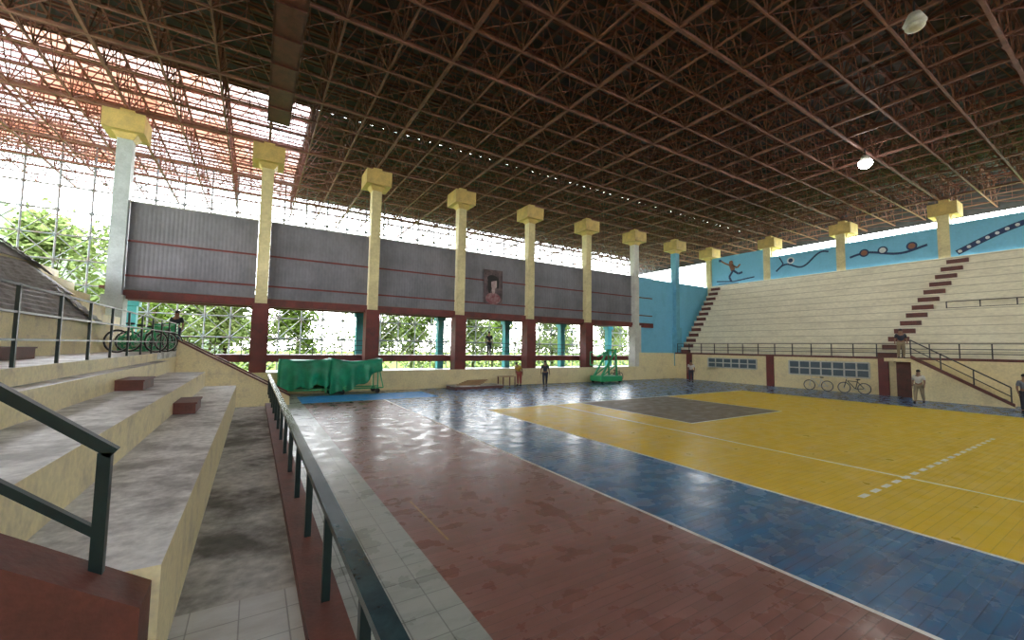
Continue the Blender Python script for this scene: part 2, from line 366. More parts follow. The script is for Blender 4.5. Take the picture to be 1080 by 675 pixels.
# poster
e=thing('poster','dark portrait poster of a long-haired person on a grey panel','poster',loc=(13.95,YW-.02,5.6))
m=MB(); m.box(-.75,.75,0,.03,0,2.35); m.obj('poster_sheet',mat('poster_dark',(.05,.035,.04),(.16,.11,.11),scale=2.5),parent=e)
m=MB(); m.ball((.05,-.01,1.4),.27,.02,.38,16,10); m.ball((.02,-.008,.95),.14,.015,.3); m.obj('portrait_face',mat('poster_pale',(.5,.38,.36),(.3,.2,.2),scale=3),parent=e)
m=MB(); m.ball((-.08,-.015,1.75),.4,.02,.24,16,10); m.ball((-.3,-.015,1.3),.15,.02,.6,12,8); m.ball((.36,-.015,1.45),.1,.02,.4,12,8); m.obj('portrait_hair',M_hair,parent=e)
m=MB(); m.ball((0,-.005,.35),.6,.02,.4,16,10); m.obj('portrait_clothing',mat('poster_maroon',(.2,.05,.06),(.35,.22,.22),scale=3),parent=e)
# rear gallery
mb=MB(); mb.box(-5,28.4,25.5,27.4,1.62,2.0); T(mb.obj('gallery_slab',M_dred,origin=(12,26.6,1.7)),'dark red concrete gallery slab behind the columns','gallery')
railing('railing','thin dark railing along the gallery behind the columns',(-5,25.6,2.0),(28.4,25.6,2.0),.85,even(31),[.85,.55,.28],M_black,pw=.035,rw=.03)
c2=None
for i in range(-1,6):
    if c2 is None:
        c2=thing('teal_column','short teal painted outer column under the canopy','column',loc=(.2-5.6,28.2,1.0),group='teal outer columns')
        m=MB(); m.box(-.22,.22,-.22,.22,0,3.4); m.obj('shaft',M_teal,parent=c2)
        m=MB(); m.box(-.32,.32,-.32,.32,3.4,3.65); m.obj('capital',M_teal,parent=c2)
    else: copything(c2,(.2+5.6*i,28.2,1.0))
mb=MB(); mb.box(-6,28.4,28.0,28.4,4.65,4.95); T(mb.obj('outer_beam',M_brown,origin=(11,28.2,4.65)),'red-brown concrete beam over the teal columns','beam')
mb=MB(); mb.box(-6,28.4,25.3,28.4,4.98,5.1); T(mb.obj('outer_canopy',M_brown,origin=(11,27,5)),'dark canopy slab over the gallery','canopy')
mb=MB(); mb.box(28.5,39.25,25.1,25.35,1.0,9.0); S(mb.obj('wall_side',M_lblue))
mb=MB(); mb.box(28.3,33,24.6,25.1,0,2.3); S(mb.obj('wall_side_base',M_cream))

# ---------------------------------------------------------------- right stand
XR=33.0
mb=MB(); 
mb.box(XR,XR+.25,-14,24.5,0,2.22,0)
mb.box(XR,XR+.25,-14,24.5,2.22,2.36,1)
S(mb.obj('wall_east',[M_cream,M_brown]))
for y in (23.0,16.2,9.6,3.0):
    mb=MB(); mb.box(XR-.12,XR-.005,y-.25,y+.25,0,2.22); T(mb.obj('pilaster',M_dred,origin=(XR,y,0)),'dark red painted pilaster on the cream lower wall','pilaster',group='dark red pilasters')
def window(n,y0,y1,z0,z1,k):
    e=MB(); 
    e.box(XR-.03,XR-.002,y0,y1,z0,z1,1)
    for i in range(k+1):
        yy=y0+(y1-y0)*i/k; e.box(XR-.08,XR-.02,yy-.04,yy+.04,z0,z1,0)
    for zz in (z0,z1,(z0+z1)/2): e.box(XR-.08,XR-.02,y0,y1,zz-.04,zz+.04,0)
    S(e.obj('window_%d'%n,[M_frame,M_glassd]))
window(1,17.2,21.2,1.2,1.95,6); window(2,10.3,14.9,1.0,1.95,7)
mb=MB(); mb.box(XR-.08,XR-.002,8.0,9.0,0,2.05); mb.box(XR-.12,XR-.002,7.9,8.0,0,2.15); mb.box(XR-.12,XR-.002,7.9,9.1,2.05,2.15); S(mb.obj('door_1',M_brown))
XF=XR+.26
prof=[(XF,0),(XF,2.3),(XR+1.0,2.3)]
x,z=XR+1.0,2.3; n=13
for i in range(n):
    z+=(9.0-2.3)/n; prof.append((x,z)); x+=(39.25-XR-1.0)/n; prof.append((x,z))
mb=MB(); y0,y1=-13.9,24.55
for i in range(len(prof)-1):
    (xa,za),(xb,zb)=prof[i],prof[i+1]
    mb.add([(xa,y0,za),(xb,y0,zb),(xb,y1,zb),(xa,y1,za)],[(0,1,2,3)],1 if abs(za-zb)<1e-4 else 0)
    if abs(za-zb)>.1 and i>1:
        mb.box(xa-.045,xa+.0,y0,y1,zb-.07,zb,0); mb.box(xa-.006,xa+.0,y0,y1,zb-.11,zb-.07,1)  # thin darker strip under each lip paints in the row shading
mb.add([(a_,y1,b_) for a_,b_ in prof]+[(39.25,y1,0)],[tuple(range(len(prof)+1))]); mb.add([(a_,y0,b_) for a_,b_ in prof]+[(39.25,y0,0)],[tuple(range(len(prof)+1))])
T(mb.obj('concrete_bleacher',[M_stand,M_standt],origin=(XF,8,0)),'tall cream concrete seating rows below a light blue wall','bleachers')
def stair_line(yb_,yt_,w,label):
    e=thing('aisle_stair',label,'stairs',loc=(XR+1.0,yb_,2.3))
    dx=(39.25-XR-1.0)/n; dz=(9.0-2.3)/n
    for i in range(n):
        yo=(yt_-yb_)*i/(n-1)
        m=MB(); m.box(dx*i-dx*.5,dx*i-.065,yo-w/2,yo+w/2,dz*i,dz*i+dz*.5+.02); m.box(dx*i-dx*.5-.02,dx*i-.065,yo-w/2,yo+w/2,dz*i+dz*.5+.02,dz*i+dz*.5+.05); o=m.obj('step_block',M_brown,parent=e)
stair_line(24.0,24.0,.9,'brown stepped aisle at the end of the cream seating')
stair_line(9.7,7.3,1.0,'brown stepped aisle crossing the cream seating')
railing('railing','dark railing along the front edge of the far seating',(XR+.1,24.3,2.36),(XR+.1,-8,2.36),.8,even(28),[.8,.5,.25],M_black,pw=.05,rw=.04)
railing('railing','dark railing partway up the cream seating',(36.2,7.4,4.92),(36.2,-8,4.92),.9,even(12),[.9,.5],M_black,pw=.05,rw=.04)
e=thing('staircase','concrete stairs with dark railing down to the court','stairs',loc=(XR-1.3,8.0,0))
m=MB(); k=12
for i in range(k): m.box(0,1.17,-(i+1)*.3,-i*.3,0,2.3-(i+1)*2.3/(k+1))
m.obj('step',M_cream,parent=e)
m=MB(); m.prismx([(0,0),(-3.7,0),(-3.7,.15),(0,2.4)],-.1,0); m.obj('side_wall',M_cream,parent=e)
m=MB(); m.prismx([(0,2.3),(-3.7,.05),(-3.7,.2),(0,2.5)],-.14,.02); m.obj('coping',M_brown,parent=e)
m=MB()
for t in (0,.33,.66,1): m.bar((-.05,-3.6*t,2.35*(1-t)+.1),(-.05,-3.6*t,2.35*(1-t)+1.0),.05)
m.bar((-.05,0,3.35),(-.05,-3.6,1.0),.06); m.bar((-.05,0,2.9),(-.05,-3.6,.55),.045); m.obj('stair_railing',M_black,parent=e)
mb=MB(); mb.box(XR-1.3,XR-.005,8.0,9.2,2.1,2.3); T(mb.obj('stair_landing',M_cream,origin=(XR-.6,8.6,2.1)),'cream concrete landing at the top of the court stairs','landing')
for (y0,y1,zt) in [(19.7,25.0,11.9),(14.1,19.1,11.1),(8.3,13.5,11.2),(-13.9,7.7,11.3)]:
    mb=MB(); mb.box(39.3,39.5,y0,y1,8.9,zt); S(mb.obj('wall_upper',M_lblue))
mb=MB()
for (a_,b_) in [(19.1,19.7),(13.5,14.1),(7.7,8.3)]: mb.box(39.3,39.5,a_,b_,8.9,12.2)
mb.box(39.3,39.5,-13.9,25,0,8.9)
S(mb.obj('wall_filler',M_col))
def ribbon(m,pts,w,mi=0,X=39.27):
    for i in range(len(pts)-1):
        (ya,za),(yb,zb)=pts[i],pts[i+1]; d=Vector((yb-ya,zb-za)); L_=d.length
        if L_<1e-6: continue
        nrm=Vector((-d.y,d.x))/L_*w/2
        m.add([(X,ya+nrm.x,za+nrm.y),(X,yb+nrm.x,zb+nrm.y),(X,yb-nrm.x,zb-nrm.y),(X,ya-nrm.x,za-nrm.y)],[(0,1,2,3)],mi)
def disc(m,y,z,r,mi=0,X=39.26,n=20):
    m.add([(X,y+r*math.cos(2*math.pi*i/n),z+r*math.sin(2*math.pi*i/n)) for i in range(n)],[tuple(range(n))],mi)
m=MB()
disc(m,22.7,11.2,.2,2)
ribbon(m,[(22.7,11.0),(22.5,10.4)],.42,2); ribbon(m,[(22.7,10.9),(23.3,11.2),(23.7,11.5)],.16,2); ribbon(m,[(22.6,10.9),(22.1,10.6),(21.8,10.9)],.16,2); disc(m,23.8,11.55,.14,0)
ribbon(m,[(22.5,10.4),(22.0,10.0),(21.6,10.1)],.2,0); ribbon(m,[(22.5,10.4),(22.9,9.8),(22.7,9.35)],.2,0)
ribbon(m,[(24.2,9.5),(22.5,9.3),(20.5,9.5)],.12,0); ribbon(m,[(24,9.2),(22,9.1)],.07,0)
T(m.obj('mural_athlete',[M_mural,M_muralw,M_muralb]),'painted running athlete mural on the light blue wall','mural')
m=MB(); ribbon(m,[(18.6-4.0*t,9.7+.9*t+.35*math.sin(t*9)) for t in [i/30 for i in range(31)]],.14,0); disc(m,17.4,10.5,.3,1); disc(m,17.4,10.5,.18,0,39.25)
ribbon(m,[(18.3,10.9),(18.0,10.3),(18.4,9.9)],.1,0); T(m.obj('mural_wave',[M_mural,M_muralw]),'painted dark blue wave and ball mural','mural')
m=MB(); ribbon(m,[(13.2-4.4*t,10.0+.2*math.sin(t*7)) for t in [i/30 for i in range(31)]],.16,0)
for k_,yy in enumerate((12.3,11.2,9.6)): disc(m,yy,10.2,.3,0); disc(m,yy,10.2,.2,2 if k_!=1 else 1,39.25)
T(m.obj('mural_balls',[M_mural,M_muralw,M_muralb]),'painted dark balls on a curved line mural','mural')
m=MB(); arc=[(7.4-5.5*t,9.3+1.6*math.sin(t*1.9)) for t in [i/40 for i in range(41)]]
ribbon(m,arc,.34,0)
for i in range(1,40,3): disc(m,arc[i][0],arc[i][1],.10,1,39.255)
T(m.obj('mural_arc',[M_mural,M_muralw]),'painted beaded dark blue arc mural','mural')
mb=MB(); mb.box(-12,39.3,-14.3,-14.1,0,12.0); S(mb.obj('wall_south_light_block',M_cream))  # unseen back wall, added to block light from behind the camera
mb=MB(); mb.box(-9.2,-9.0,-14,12,0,12.8); S(mb.obj('wall_west_light_block',M_cream))  # unseen wall added to keep out light from the open left side

# ---------------------------------------------------------------- roof
ZB,ZT=13.2,15.0; PT=DP/3
gx=[P0+PT*i for i in range(-12,28)]; gy=[YW+PT*j for j in range(-21,9)]
xa,xb,ya,yb=gx[0],gx[-1],gy[0],gy[-1]
e=thing('roof_space_frame','rust-red steel space frame roof of crossing lattice trusses','roof frame',loc=(0,0,ZB))
m=MB()
for i,y in enumerate(gy): m.bar((xa,y,0),(xb,y,0),.11 if (i%3==0) else .07) 
for i,x in enumerate(gx): m.bar((x,ya,0.02),(x,yb,0.02),.11 if (i%3==0) else .07)
m.obj('bottom_chord',M_rustl,parent=e,kind='stuff')
m=MB()
for y in gy: m.bar((xa,y,ZT-ZB),(xb,y,ZT-ZB),.09)
for x in gx: m.bar((x,ya,ZT-ZB),(x,yb,ZT-ZB),.09)
m.obj('top_chord',M_rust,parent=e,kind='stuff')
m=MB(); h=ZT-ZB; q=PT/2
for y in gy:
    for x in gx[:-1]:
        m.tube((x,y,0),(x+q,y,h),.026,3); m.tube((x+q,y,h),(x+PT,y,0),.026,3); m.tube((x,y,0),(x,y,h),.024,3); m.tube((x+q,y,0),(x+q,y,h),.018,3)
for x in gx:
    for y in gy[:-1]:
        m.tube((x,y,0),(x,y+q,h),.026,3); m.tube((x,y+q,h),(x,y+PT,0),.026,3); m.tube((x,y+q,0),(x,y+q,h),.018,3)
m.obj('web_brace',M_rustl,parent=e,kind='stuff')
m=MB()
for i,x in enumerate(gx[:-1]):
    for j,y in enumerate(gy[:-1]):
        m.tube((x,y,h*.5),(x+PT,y,h*.5),.02,3); m.tube((x,y,h*.5),(x,y+PT,h*.5),.02,3)
        m.tube((x+PT,y,.0),(x,y+PT,.0),.022,3); m.tube((x,y,h),(x+PT,y+PT,h),.022,3)
        m.tube((x+q,y,h*.75),(x+q,y+PT,h*.75),.018,3)
m.obj('plan_brace',M_rust,parent=e,kind='stuff')
m=MB(); y=ya
while y<yb:
    m.bar((xa,y,h+.12),(xb,y,h+.12),.07); y+=.62
m.obj('purlin',M_rust,parent=e,kind='stuff')
def deck(xa,xb,ya,yb,mt=M_deck,zo=0):
    m=MB(); k=int((xb-xa)/.35)
    for i in range(k):
        x0=xa+(xb-xa)*i/k; x1=xa+(xb-xa)*(i+1)/k; z0=0 if i%2 else .06; z1=.06-z0
        m.add([(x0,ya,ZT+.25+zo+z0),(x1,ya,ZT+.25+zo+z1),(x1,yb,ZT+.25+zo+z1),(x0,yb,ZT+.25+zo+z0)],[(0,1,2,3)])
    return S(m.obj('ceiling',mt))
deck(xa,xb,ya,24.0); deck(2.0,xb,24.0,yb)
deck(xa,2.0,24.0,yb,M_fiber)
mb=MB(); mb.box(xb-.1,xb,ya,yb,12.9,15.3); S(mb.obj('trim_1',M_deck))
mb=MB(); mb.box(0.05,.9,4,21.5,12.75,12.82); mb.box(.02,.08,4,21.5,12.75,13.05); mb.box(.87,.93,4,21.5,12.75,13.05)
for k_ in range(12): mb.box(0.05,.9,4+k_*1.6,4.08+k_*1.6,12.70,12.76)
T(mb.obj('roof_catwalk',M_brown,origin=(.5,12,12.75)),'dark red steel catwalk hung under the roof frame','catwalk')
e=thing('lattice_facade','bluish steel lattice screen closing the open side','lattice',loc=(0,35.5,0))
m=MB(); xx=-36.0
zs=[1.5*i for i in range(11)]
for z_ in zs: m.tube((-36,0,z_),(44,0,z_),.05,4)
while xx<44:
    m.tube((xx,0,0),(xx,0,15),.055,4)
    for i in range(len(zs)-1):
        m.tube((xx,0,zs[i]),(xx+1.5,0,zs[i+1]),.032,3); m.tube((xx+1.5,0,zs[i]),(xx,0,zs[i+1]),.032,3)
    xx+=1.5
m.obj('lattice_bars',M_latt,parent=e,kind='stuff')

def lamp(loc,lit):
    e=thing('flood_lamp','lit white flood lamp hung under the roof' if lit else 'unlit pale dish lamp hung under the roof','lamp',loc=loc)
    m=MB(); m.tube((0,0,0),(0,0,-.3),.15,16,r2=.28); m.obj('lamp_shade',M_frame,parent=e,smooth=True)
    m=MB(); m.tube((0,0,.4),(0,0,0),.03,8); m.obj('stem',M_black,parent=e)
    m=MB(); m.ball((0,0,-.40),.30 if lit else .24,.30 if lit else .24,.26 if lit else .14,16,10); m.obj('bulb',emit('lamp_glow',(1,.97,.9),80) if lit else M_frame,parent=e,smooth=True)
lamp((26.5,8.1,12.8),True); lamp((16.4,3.7,12.8),False)

# ---------------------------------------------------------------- trees
def leaves(m,c,sx,sy,sz,n,s0=.12,s1=.28):
    for _ in range(n):
        p=Vector(c)+Vector((random.gauss(0,sx),random.gauss(0,sy),random.gauss(0,sz)))
        u=Vector((random.gauss(0,1),random.gauss(0,1),random.gauss(0,.6))).normalized(); w=u.orthogonal().normalized(); s_=random.uniform(s0,s1)
        m.add([p-u*s_,p+w*s_*.5,p+u*s_,p-w*s_*.5],[(0,1,2,3)])
def tree(loc,h,r,leaf,label,nl=1500,s0=.12,s1=.28):
    e=thing('tree',label,'tree',loc=loc)
    m=MB(); m.tube((0,0,0),(.1,.1,h*.5),.2,8,r2=.12)
    for i in range(5):
        t=i*1.3; m.tube((.1,.1,h*.45),(math.cos(t)*r*.6,math.sin(t)*r*.6,h*.75),.08,6,r2=.03)
    m.obj('trunk',M_bark,parent=e)
    m=MB()
    for _ in range(16): leaves(m,(random.gauss(0,r*.38),random.gauss(0,r*.3),h*(.3+.6*random.random())),r*.2,r*.2,r*.18,nl//16,s0,s1)
    m.obj('foliage',leaf,parent=e,kind='stuff'); return e
k_=0
for xx in range(-38,62,6):
    tree((xx+random.uniform(-.6,.6),45+(k_%2)*5,-.3),random.uniform(7,9.5),2.9,M_leaf if k_%2 else M_leaf2,'leafy green tree beyond the open hall side',3000,.15,.32); k_+=1
for xx,yy,hh in ((-66,62,22),(-49,60,24),(-33,58,21),(-19,64,17),(-5,68,12)): tree((xx,yy,-.3),hh,4.8,M_leaf2,'tall pale green tree behind the lattice',3600,.25,.55)
m=MB()
for _ in range(300): leaves(m,(random.uniform(-45,60),random.uniform(38,41),random.uniform(.5,3.8)),.8,.5,.6,60,.12,.26)
T(m.obj('hedge',M_leaf2),'dense bright green shrubs growing along the lawn','shrubs',kind='stuff')
m=MB(); nx,ny=50,16; vs=[]
for i in range(nx+1):
    for j in range(ny+1):
        x=-170+165*i/nx; y=75+60*j/ny
        hh=34*max(0,math.sin(min(1,(j/ny)*1.0)*math.pi/2))*max(0,min(1,(-x-2)/45))+3*noise.noise(Vector((x*.08,y*.08,0)))+1.5*noise.noise(Vector((x*.3,y*.3,2)))
        vs.append((x,y,hh-.6))
m.add(vs,[(i*(ny+1)+j,(i+1)*(ny+1)+j,(i+1)*(ny+1)+j+1,i*(ny+1)+j+1) for i in range(nx) for j in range(ny)])
T(m.obj('hillside',M_hill),'hazy green wooded hillside beyond the trees','hill',kind='stuff')

# ---------------------------------------------------------------- bicycles
def bicycle(loc,rz,label,fmat=M_green):
    e=thing('bicycle',label,'bicycle',loc=loc,rz=rz)
    R=.33; 
    for sx in(-.52,.52):
        w=MB(); w.torus((0,0,0),R,.025,(0,1,0)); w.torus((0,0,0),R-.03,.012,(0,1,0),mi=1)
        for i in range(12):
            t=i*math.pi/6; w.tube((0,0,0),(math.cos(t)*R*.95,0,math.sin(t)*R*.95),.004,4,mi=1)
        w.tube((0,-.05,0),(0,.05,0),.025,8,mi=1); o=w.obj('wheel',[M_rubber,M_chrome],parent=e); o.location=(sx,0,R+.02)
    m=MB(); A=(-.52,0,.35);B=(-.08,0,.3);Cc=(-.2,0,.85);D=(.38,0,.88);E=(.34,0,.78);F=(.52,0,.35)
    for p,q in ((A,B),(A,(-.18,0,.76)),(B,Cc),((-.18,0,.76),E),(B,E),(D,F)): m.tube(p,q,.025,6)
    m.obj('frame',fmat,parent=e)
    m=MB(); m.ball((-.22,0,.9),.13,.07,.04); m.obj('saddle',M_rubber,parent=e,smooth=True)
    m=MB(); m.tube((.38,0,.88),(.36,0,.98),.015,6); m.tube((.36,-.28,1.0),(.36,.28,1.0),.015,6); m.tube((.36,-.28,1.0),(.24,-.3,1.0),.018,6); m.tube((.36,.28,1.0),(.24,.3,1.0),.018,6); m.obj('handlebar',M_chrome,parent=e)
    m=MB(); m.torus((-.08,0,.3),.09,.01,(0,1,0)); m.tube((-.08,.08,.3),(.06,.08,.2),.012,6); m.tube((-.08,-.08,.3),(-.22,-.08,.4),.012,6); m.tube((-.08,-.08,.3),(-.08,.08,.3),.015,6); m.obj('crank',M_chrome,parent=e)
    return e
b1=bicycle((32.4,12.9,0),math.pi/2,'light-framed bicycle leaning near the cream lower wall',M_frame)
bicycle((32.3,10.9,0),math.pi/2,'dark-framed bicycle parked near the cream lower wall',M_black)
bicycle((-3.1,17.2,2.25),.7,'green bicycle parked on the upper walkway',M_green)
bicycle((-3.1,18.7,2.25),.5,'green bicycle parked beside another on the walkway',M_green)
bicycle((-3.1,20.2,2.25),.6,'dark bicycle parked on the upper walkway',M_black)
bicycle((24.9,24.0,0),.1,'dark bicycle parked beside the low cream wall',M_black)
def crate(loc,rz):
    m=MB(); m.box(-.35,.35,-.25,.25,0,.05)
    for z_ in (.08,.2,.32,.44): 
        m.box(-.35,.35,-.26,-.23,z_,z_+.09); m.box(-.35,.35,.23,.26,z_,z_+.09); m.box(-.36,-.33,-.25,.25,z_,z_+.09); m.box(.33,.36,-.25,.25,z_,z_+.09)
    for x_ in (-.34,.34):
        for y_ in(-.24,.24): m.box(x_-.03,x_+.03,y_-.03,y_+.03,0,.55)
    o=m.obj('plastic_crate',M_green); o.location=loc; o.rotation_euler=(0,0,rz)
    return T(o,'green slatted plastic crate standing on the walkway','crate',group='green crates on the walkway')
for p_,r_ in (((-3.1,21.6,2.25),.1),((-3.08,21.6,2.81),-.05),((-3.6,22.6,2.25),.3),((-3.6,19.4,2.25),.0)): crate(p_,r_)

# ---------------------------------------------------------------- green tarp cart
e=thing('covered_cart','folded sports frame on wheels covered with green tarpaulin','covered equipment',loc=(3.4,23.5,0))
def drape(x0,x1,y0,y1,ztop,zbot,seed):
    m=MB(); nz=12; N_=60; ring=[]
    for i in range(N_):
        t=i/N_; L1=x1-x0; L2=y1-y0; P=2*(L1+L2); d=t*P
        if d<L1: p=(x0+d,y0)
        elif d<L1+L2: p=(x1,y0+d-L1)
        elif d<2*L1+L2: p=(x1-(d-L1-L2),y1)
        else: p=(x0,y1-(d-2*L1-L2))
        ring.append(p)
    cx,cy=(x0+x1)/2,(y0+y1)/2; vs=[];fs=[]
    for j in range(nz+1):
        s_=j/nz
        for i,(x,y) in enumerate(ring):
            u=(x-x0)/(x1-x0)
            w=.26*(1-s_)*math.sin(i*1.1+seed)+.12*noise.noise(Vector((x*1.5,y*2,s_*3+seed)))
            zt=ztop(u)+.06*noise.noise(Vector((x*2,y,seed))); zl=zbot(u)+.08*math.sin(i*.9+seed)
            vs.append((cx+(x-cx)*(1+w*.10),cy+(y-cy)*(1+w*1.1),zl+(zt-zl)*s_))
    for j in range(nz):
        for i in range(N_): fs.append((j*N_+i,j*N_+(i+1)%N_,(j+1)*N_+(i+1)%N_,(j+1)*N_+i))
    base=nz*N_
    for i in range(N_//2):
        a_=i; b2=(N_-1-i)
        if a_+1<b2: fs.append((base+a_,base+a_+1,base+b2-1,base+b2) if b2-1>a_+1 else (base+a_,base+a_+1,base+b2))
    m.add(vs,fs); return m
drape(-2.3,.1,-.5,.6,lambda u:1.85-.1*math.sin(u*math.pi),lambda u:.3+.25*u,1).obj('tarpaulin',M_tarp,parent=e,smooth=True)
drape(.0,2.6,-.6,.6,lambda u:1.9-.22*math.sin(u*math.pi),lambda u:.1+1.25*u*u,5).obj('tarpaulin',M_tarp,parent=e,smooth=True)
m=MB()
for x in(-2.3,-.2,.6,2.4):
    for y in(-.45,.55): m.bar((x,y,.12),(x,y,1.6),.06)
m.bar((-2.4,-.45,.3),(2.7,-.45,.3),.06); m.bar((-2.4,.55,.3),(2.7,.55,.3),.06); m.bar((2.4,-.45,1.5),(.6,-.45,.3),.05); m.bar((2.7,-.45,.3),(2.4,-.45,1.6),.05)
m.obj('frame',M_green,parent=e)
for x in(-2.3,.6,2.4):
    for y in (-.45,.55):
        m=MB(); m.torus((0,0,0),.1,.04,(0,1,0),14); m.tube((0,-.03,0),(0,.03,0),.07,10); o=m.obj('wheel',M_rubber,parent=e); o.location=(x,y,.14)
# hoop stand
e=thing('basketball_stand','green wheeled basketball stand folded low','basketball stand',loc=(23.0,23.2,0))
m=MB(); m.box(-1.1,1.1,-.6,.6,.15,.55); m.obj('base',M_green,parent=e)
m=MB(); 
for y in(-.4,.4): m.bar((-.9,y,.5),(.6,y,2.5),.12); m.bar((.7,y,.5),(.6,y,2.5),.1); m.bar((-.9,y,.5),(.7,y,1.4),.07)
m.bar((.6,-.4,2.5),(.6,.4,2.5),.1); m.bar((.6,0,2.5),(-.9,0,2.0),.1); m.obj('mast',M_green,parent=e)
m=MB()
for z_ in(1.3,2.3): m.box(-1.0,-.94,-.75,.75,z_,z_+.06)
for y_ in(-.75,.69): m.box(-1.0,-.94,y_,y_+.06,1.3,2.36)
m.obj('backboard_frame',M_green,parent=e)
m=MB(); m.torus((-1.25,0,1.5),.225,.015,(0,0,1)); m.obj('hoop',M_rust,parent=e)
for x in(-.9,.9):
    for y_ in(-.5,.5):
        m=MB(); m.torus((0,0,0),.1,.04,(0,1,0),14); m.tube((0,-.03,0),(0,.03,0),.07,10); o=m.obj('wheel',M_rubber,parent=e); o.location=(x,y_,.14)
mb=MB(); mb.box(10.3,13.6,22.9,24.2,.0,.16,0); mb.box(10.28,13.62,22.88,24.22,.16,.2,1)
T(mb.obj('low_platform',[M_brown,M_tread],origin=(12,23.5,0)),'low pale platform against the cream wall','platform')
wood=mat('raw_wood',(.42,.27,.13),(.3,.18,.09),rough=.7)
def plank(loc,L_,rz,ry=0):
    m=MB(); m.box(-L_/2,L_/2,-.09,.09,0,.05); m.box(-L_/2+.01,L_/2-.01,-.085,.085,-.003,.053); o=m.obj('plank',wood); o.location=loc; o.rotation_euler=(0,ry,rz); return T(o,'loose raw wooden plank stacked on a low platform','plank',group='loose planks')
for i in range(5): plank((11.4+.2*i,23.3+.1*i,.21+.056*i),1.5,.08*i-.2)
e=thing('table','small brown wooden table near the low wall','table',loc=(14.2,23.4,0),rz=.1)
m=MB(); m.box(-.55,.55,-.35,.35,.66,.7); m.obj('table_top',wood,parent=e)
for x in(-.48,.48):
    for y in(-.28,.28):
        m=MB(); m.box(x-.03,x+.03,y-.03,y+.03,0,.66); m.obj('leg',M_brown,parent=e)

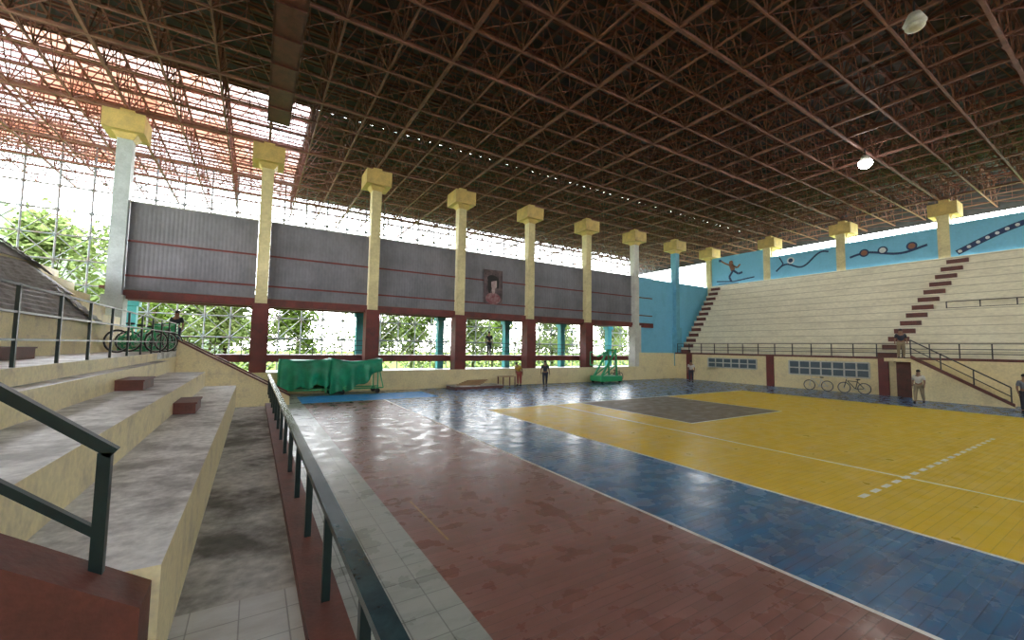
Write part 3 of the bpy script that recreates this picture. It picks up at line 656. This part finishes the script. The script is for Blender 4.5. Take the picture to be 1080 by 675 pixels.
# ---------------------------------------------------------------- people
def skin(nodes,edges,root,subs=1):
    me=bpy.data.meshes.new('t'); keys=list(nodes); me.from_pydata([nodes[k][0] for k in keys],[(keys.index(a),keys.index(b)) for a,b in edges],[])
    o=bpy.data.objects.new('t',me); C.objects.link(o); o.modifiers.new('s','SKIN')
    for i,k in enumerate(keys):
        sv=me.skin_vertices[0].data[i]; r=nodes[k][1]; sv.radius=(r,r) if not isinstance(r,tuple) else r; sv.use_root=(k==root)
    o.modifiers.new('d','SUBSURF').levels=subs
    bpy.context.view_layer.update()
    dg=bpy.context.evaluated_depsgraph_get(); ev=o.evaluated_get(dg); nm=bpy.data.meshes.new_from_object(ev)
    vs=[tuple(v.co) for v in nm.vertices]; fs=[tuple(p.vertices) for p in nm.polygons]
    bpy.data.objects.remove(o); return vs,fs
def person(loc,rz,label,shirt,trouser,pose='stand',scale=1.0):
    st=.22 if pose=='walk' else 0
    J={}
    def j(k,x,y,z,r): J[k]=(Vector((x,y,z)),r)
    lean=.6 if pose=='bend' else 0
    def up(x,y,z):
        dz=z-.95; return (x,y*math.cos(lean)+dz*math.sin(lean),.95+dz*math.cos(lean)-y*math.sin(lean))
    j('pel',0,0,.95,.13); j('sp',*up(0,0,1.13),.12); j('ch',*up(0,0,1.33),.135); j('nk',*up(0,0,1.47),.055); j('hb',*up(0,.015,1.56),.085); j('ht',*up(0,.01,1.66),.075)
    for s_,n_ in((1,'r'),(-1,'l')):
        sw=st*s_
        j('sh'+n_,*up(.19*s_,0,1.39),.06)
        j('el'+n_,*up(.25*s_,-sw*.5-.03,1.12),.043); j('wr'+n_,*up(.27*s_,-sw*1.0+.08,.89),.03); j('ha'+n_,*up(.27*s_,-sw*1.1+.1,.83),.036)
        j('hp'+n_,.10*s_,0,.88,.095); j('kn'+n_,.11*s_,sw*.6+.03,.49,.062); j('an'+n_,.11*s_,sw*1.2-(.04 if st else 0),.09,.042); j('to'+n_,.12*s_,sw*1.2+.13,.035,.035)
    E=[('pel','sp'),('sp','ch'),('ch','nk'),('nk','hb'),('hb','ht')]
    for n_ in 'rl': E+=[('ch','sh'+n_),('sh'+n_,'el'+n_),('el'+n_,'wr'+n_),('wr'+n_,'ha'+n_),('pel','hp'+n_),('hp'+n_,'kn'+n_),('kn'+n_,'an'+n_),('an'+n_,'to'+n_)]
    e=thing('person',label,'person',loc=loc,rz=rz); e.scale=(scale,)*3
    vs,fs=skin(J,E,'pel'); m=MB(); m.add(vs,fs)
    for n_,s_ in(('r',1),('l',-1)):
        h_=J['ha'+n_][0]
        for i in range(4):
            b_=h_+Vector((0,.03-.02*i,-.03)); c_=b_+Vector((-.005*s_,.005,-.035)); m.tube(b_,c_,.009,6); m.tube(c_,c_+Vector((-.012*s_,.006,-.028+.004*abs(i-1))),.0085,6,r2=.006)
        b_=h_+Vector((-.01*s_,.035,.01)); m.tube(b_,b_+Vector((-.012*s_,.03,-.04)),.01,6,r2=.007)
    hd=J['hb'][0]
    m.ball(hd+Vector((0,.095,-.0)),.014,.02,.02,6,5); m.ball(hd+Vector((.083,0,0)),.012,.02,.03,6,5); m.ball(hd+Vector((-.083,0,0)),.012,.02,.03,6,5)
    m.obj('body',M_skin,parent=e,smooth=True)
    sub={k:(J[k][0],J[k][1]+.022) for k in('pel','sp','ch')}; EE=[('pel','sp'),('sp','ch')]
    for n_ in'rl':
        sub['sh'+n_]=(J['sh'+n_][0],.08); mid=J['sh'+n_][0].lerp(J['el'+n_][0],.8); sub['m'+n_]=(mid,.065); EE+=[('ch','sh'+n_),('sh'+n_,'m'+n_)]
    vs,fs=skin(sub,EE,'pel'); m=MB(); m.add(vs,fs); m.obj('shirt',shirt,parent=e,smooth=True)
    sub={'pel':(J['pel'][0],.145)}; EE=[]
    for n_ in'rl':
        sub['hp'+n_]=(J['hp'+n_][0],.115); sub['kn'+n_]=(J['kn'+n_][0],.082); sub['an'+n_]=(J['an'+n_][0]+Vector((0,0,.03)),.062); EE+=[('pel','hp'+n_),('hp'+n_,'kn'+n_),('kn'+n_,'an'+n_)]
    vs,fs=skin(sub,EE,'pel'); m=MB(); m.add(vs,fs); m.obj('trousers',trouser,parent=e,smooth=True)
    m=MB(); m.ball(J['ht'][0]+Vector((0,-.018,.01)),.092,.10,.085,12,8); m.obj('hair',M_hair,parent=e,smooth=True)
    for n_ in'rl':
        m=MB(); t_=J['to'+n_][0]; m.ball(t_+Vector((0,-.07,.012)),.05,.14,.05,10,6); m.obj('shoe',M_rubber,parent=e,smooth=True)
    for s_ in(1,-1):
        m=MB(); m.ball(hd+Vector((.03*s_,.078,.025)),.011,.008,.008,6,5); m.obj('eye',M_black,parent=e)
    m=MB(); m.ball(hd+Vector((0,.078,-.045)),.022,.008,.006,6,4); m.obj('mouth',M_dred,parent=e)
    return e
K_dark=cloth('dark_cloth',(.03,.035,.05)); K_white=cloth('white_cloth',(.6,.58,.52)); K_yel=cloth('yellow_cloth',(.55,.35,.05)); K_red=cloth('red_cloth',(.35,.08,.06)); K_jean=cloth('denim',(.06,.09,.16)); K_kh=cloth('khaki_cloth',(.3,.24,.15)); K_gr=cloth('grey_blue_cloth',(.16,.18,.22))
person((16.6,22.4,0),2.6,'person walking in dark shirt and dark trousers',K_dark,K_dark,'walk')
person((29.9,7.3,0),1.6,'person walking in white shirt and khaki trousers',K_white,K_kh,'walk')
person((29.7,3.72,0),2.2,'person standing in grey-blue shirt and dark trousers',K_gr,K_dark,'stand')
person((-2.95,23.3,2.25),2.8,'person in dark clothes standing on the walkway',K_dark,K_jean,'stand')
person((14.7,26.8,2.0),3.0,'person in dark shirt standing on the gallery',K_dark,K_dark,'stand')
person((15.4,23.7,0),2.0,'person in yellow shirt bending beside the low wall',K_yel,K_red,'bend')
person((30.3,21.0,0),2.0,'person in pale shirt standing near the cream wall',K_white,K_dark,'stand')
person((32.4,8.6,2.3),1.9,'person in dark shirt standing on the stair landing',K_dark,K_kh,'stand')

# ---------------------------------------------------------------- light
w=bpy.data.worlds.new('world'); SC.world=w; w.use_nodes=True; nt=w.node_tree; bg=nt.nodes['Background']
tc=nt.nodes.new('ShaderNodeTexCoord'); sx=nt.nodes.new('ShaderNodeSeparateXYZ'); nt.links.new(tc.outputs['Generated'],sx.inputs[0])
r=nt.nodes.new('ShaderNodeValToRGB'); r.color_ramp.elements[0].position=0; r.color_ramp.elements[0].color=(1,.98,.95,1); r.color_ramp.elements[1].position=.6; r.color_ramp.elements[1].color=(.78,.88,1,1)
nt.links.new(sx.outputs['Z'],r.inputs[0]); nt.links.new(r.outputs[0],bg.inputs['Color']); bg.inputs['Strength'].default_value=14.5
sl=bpy.data.lights.new('sun','SUN'); sl.energy=5; sl.angle=.05; sl.color=(1,.93,.8); so=bpy.data.objects.new('sun',sl); C.objects.link(so)
so.rotation_euler=(math.radians(-38),math.radians(-25),0)
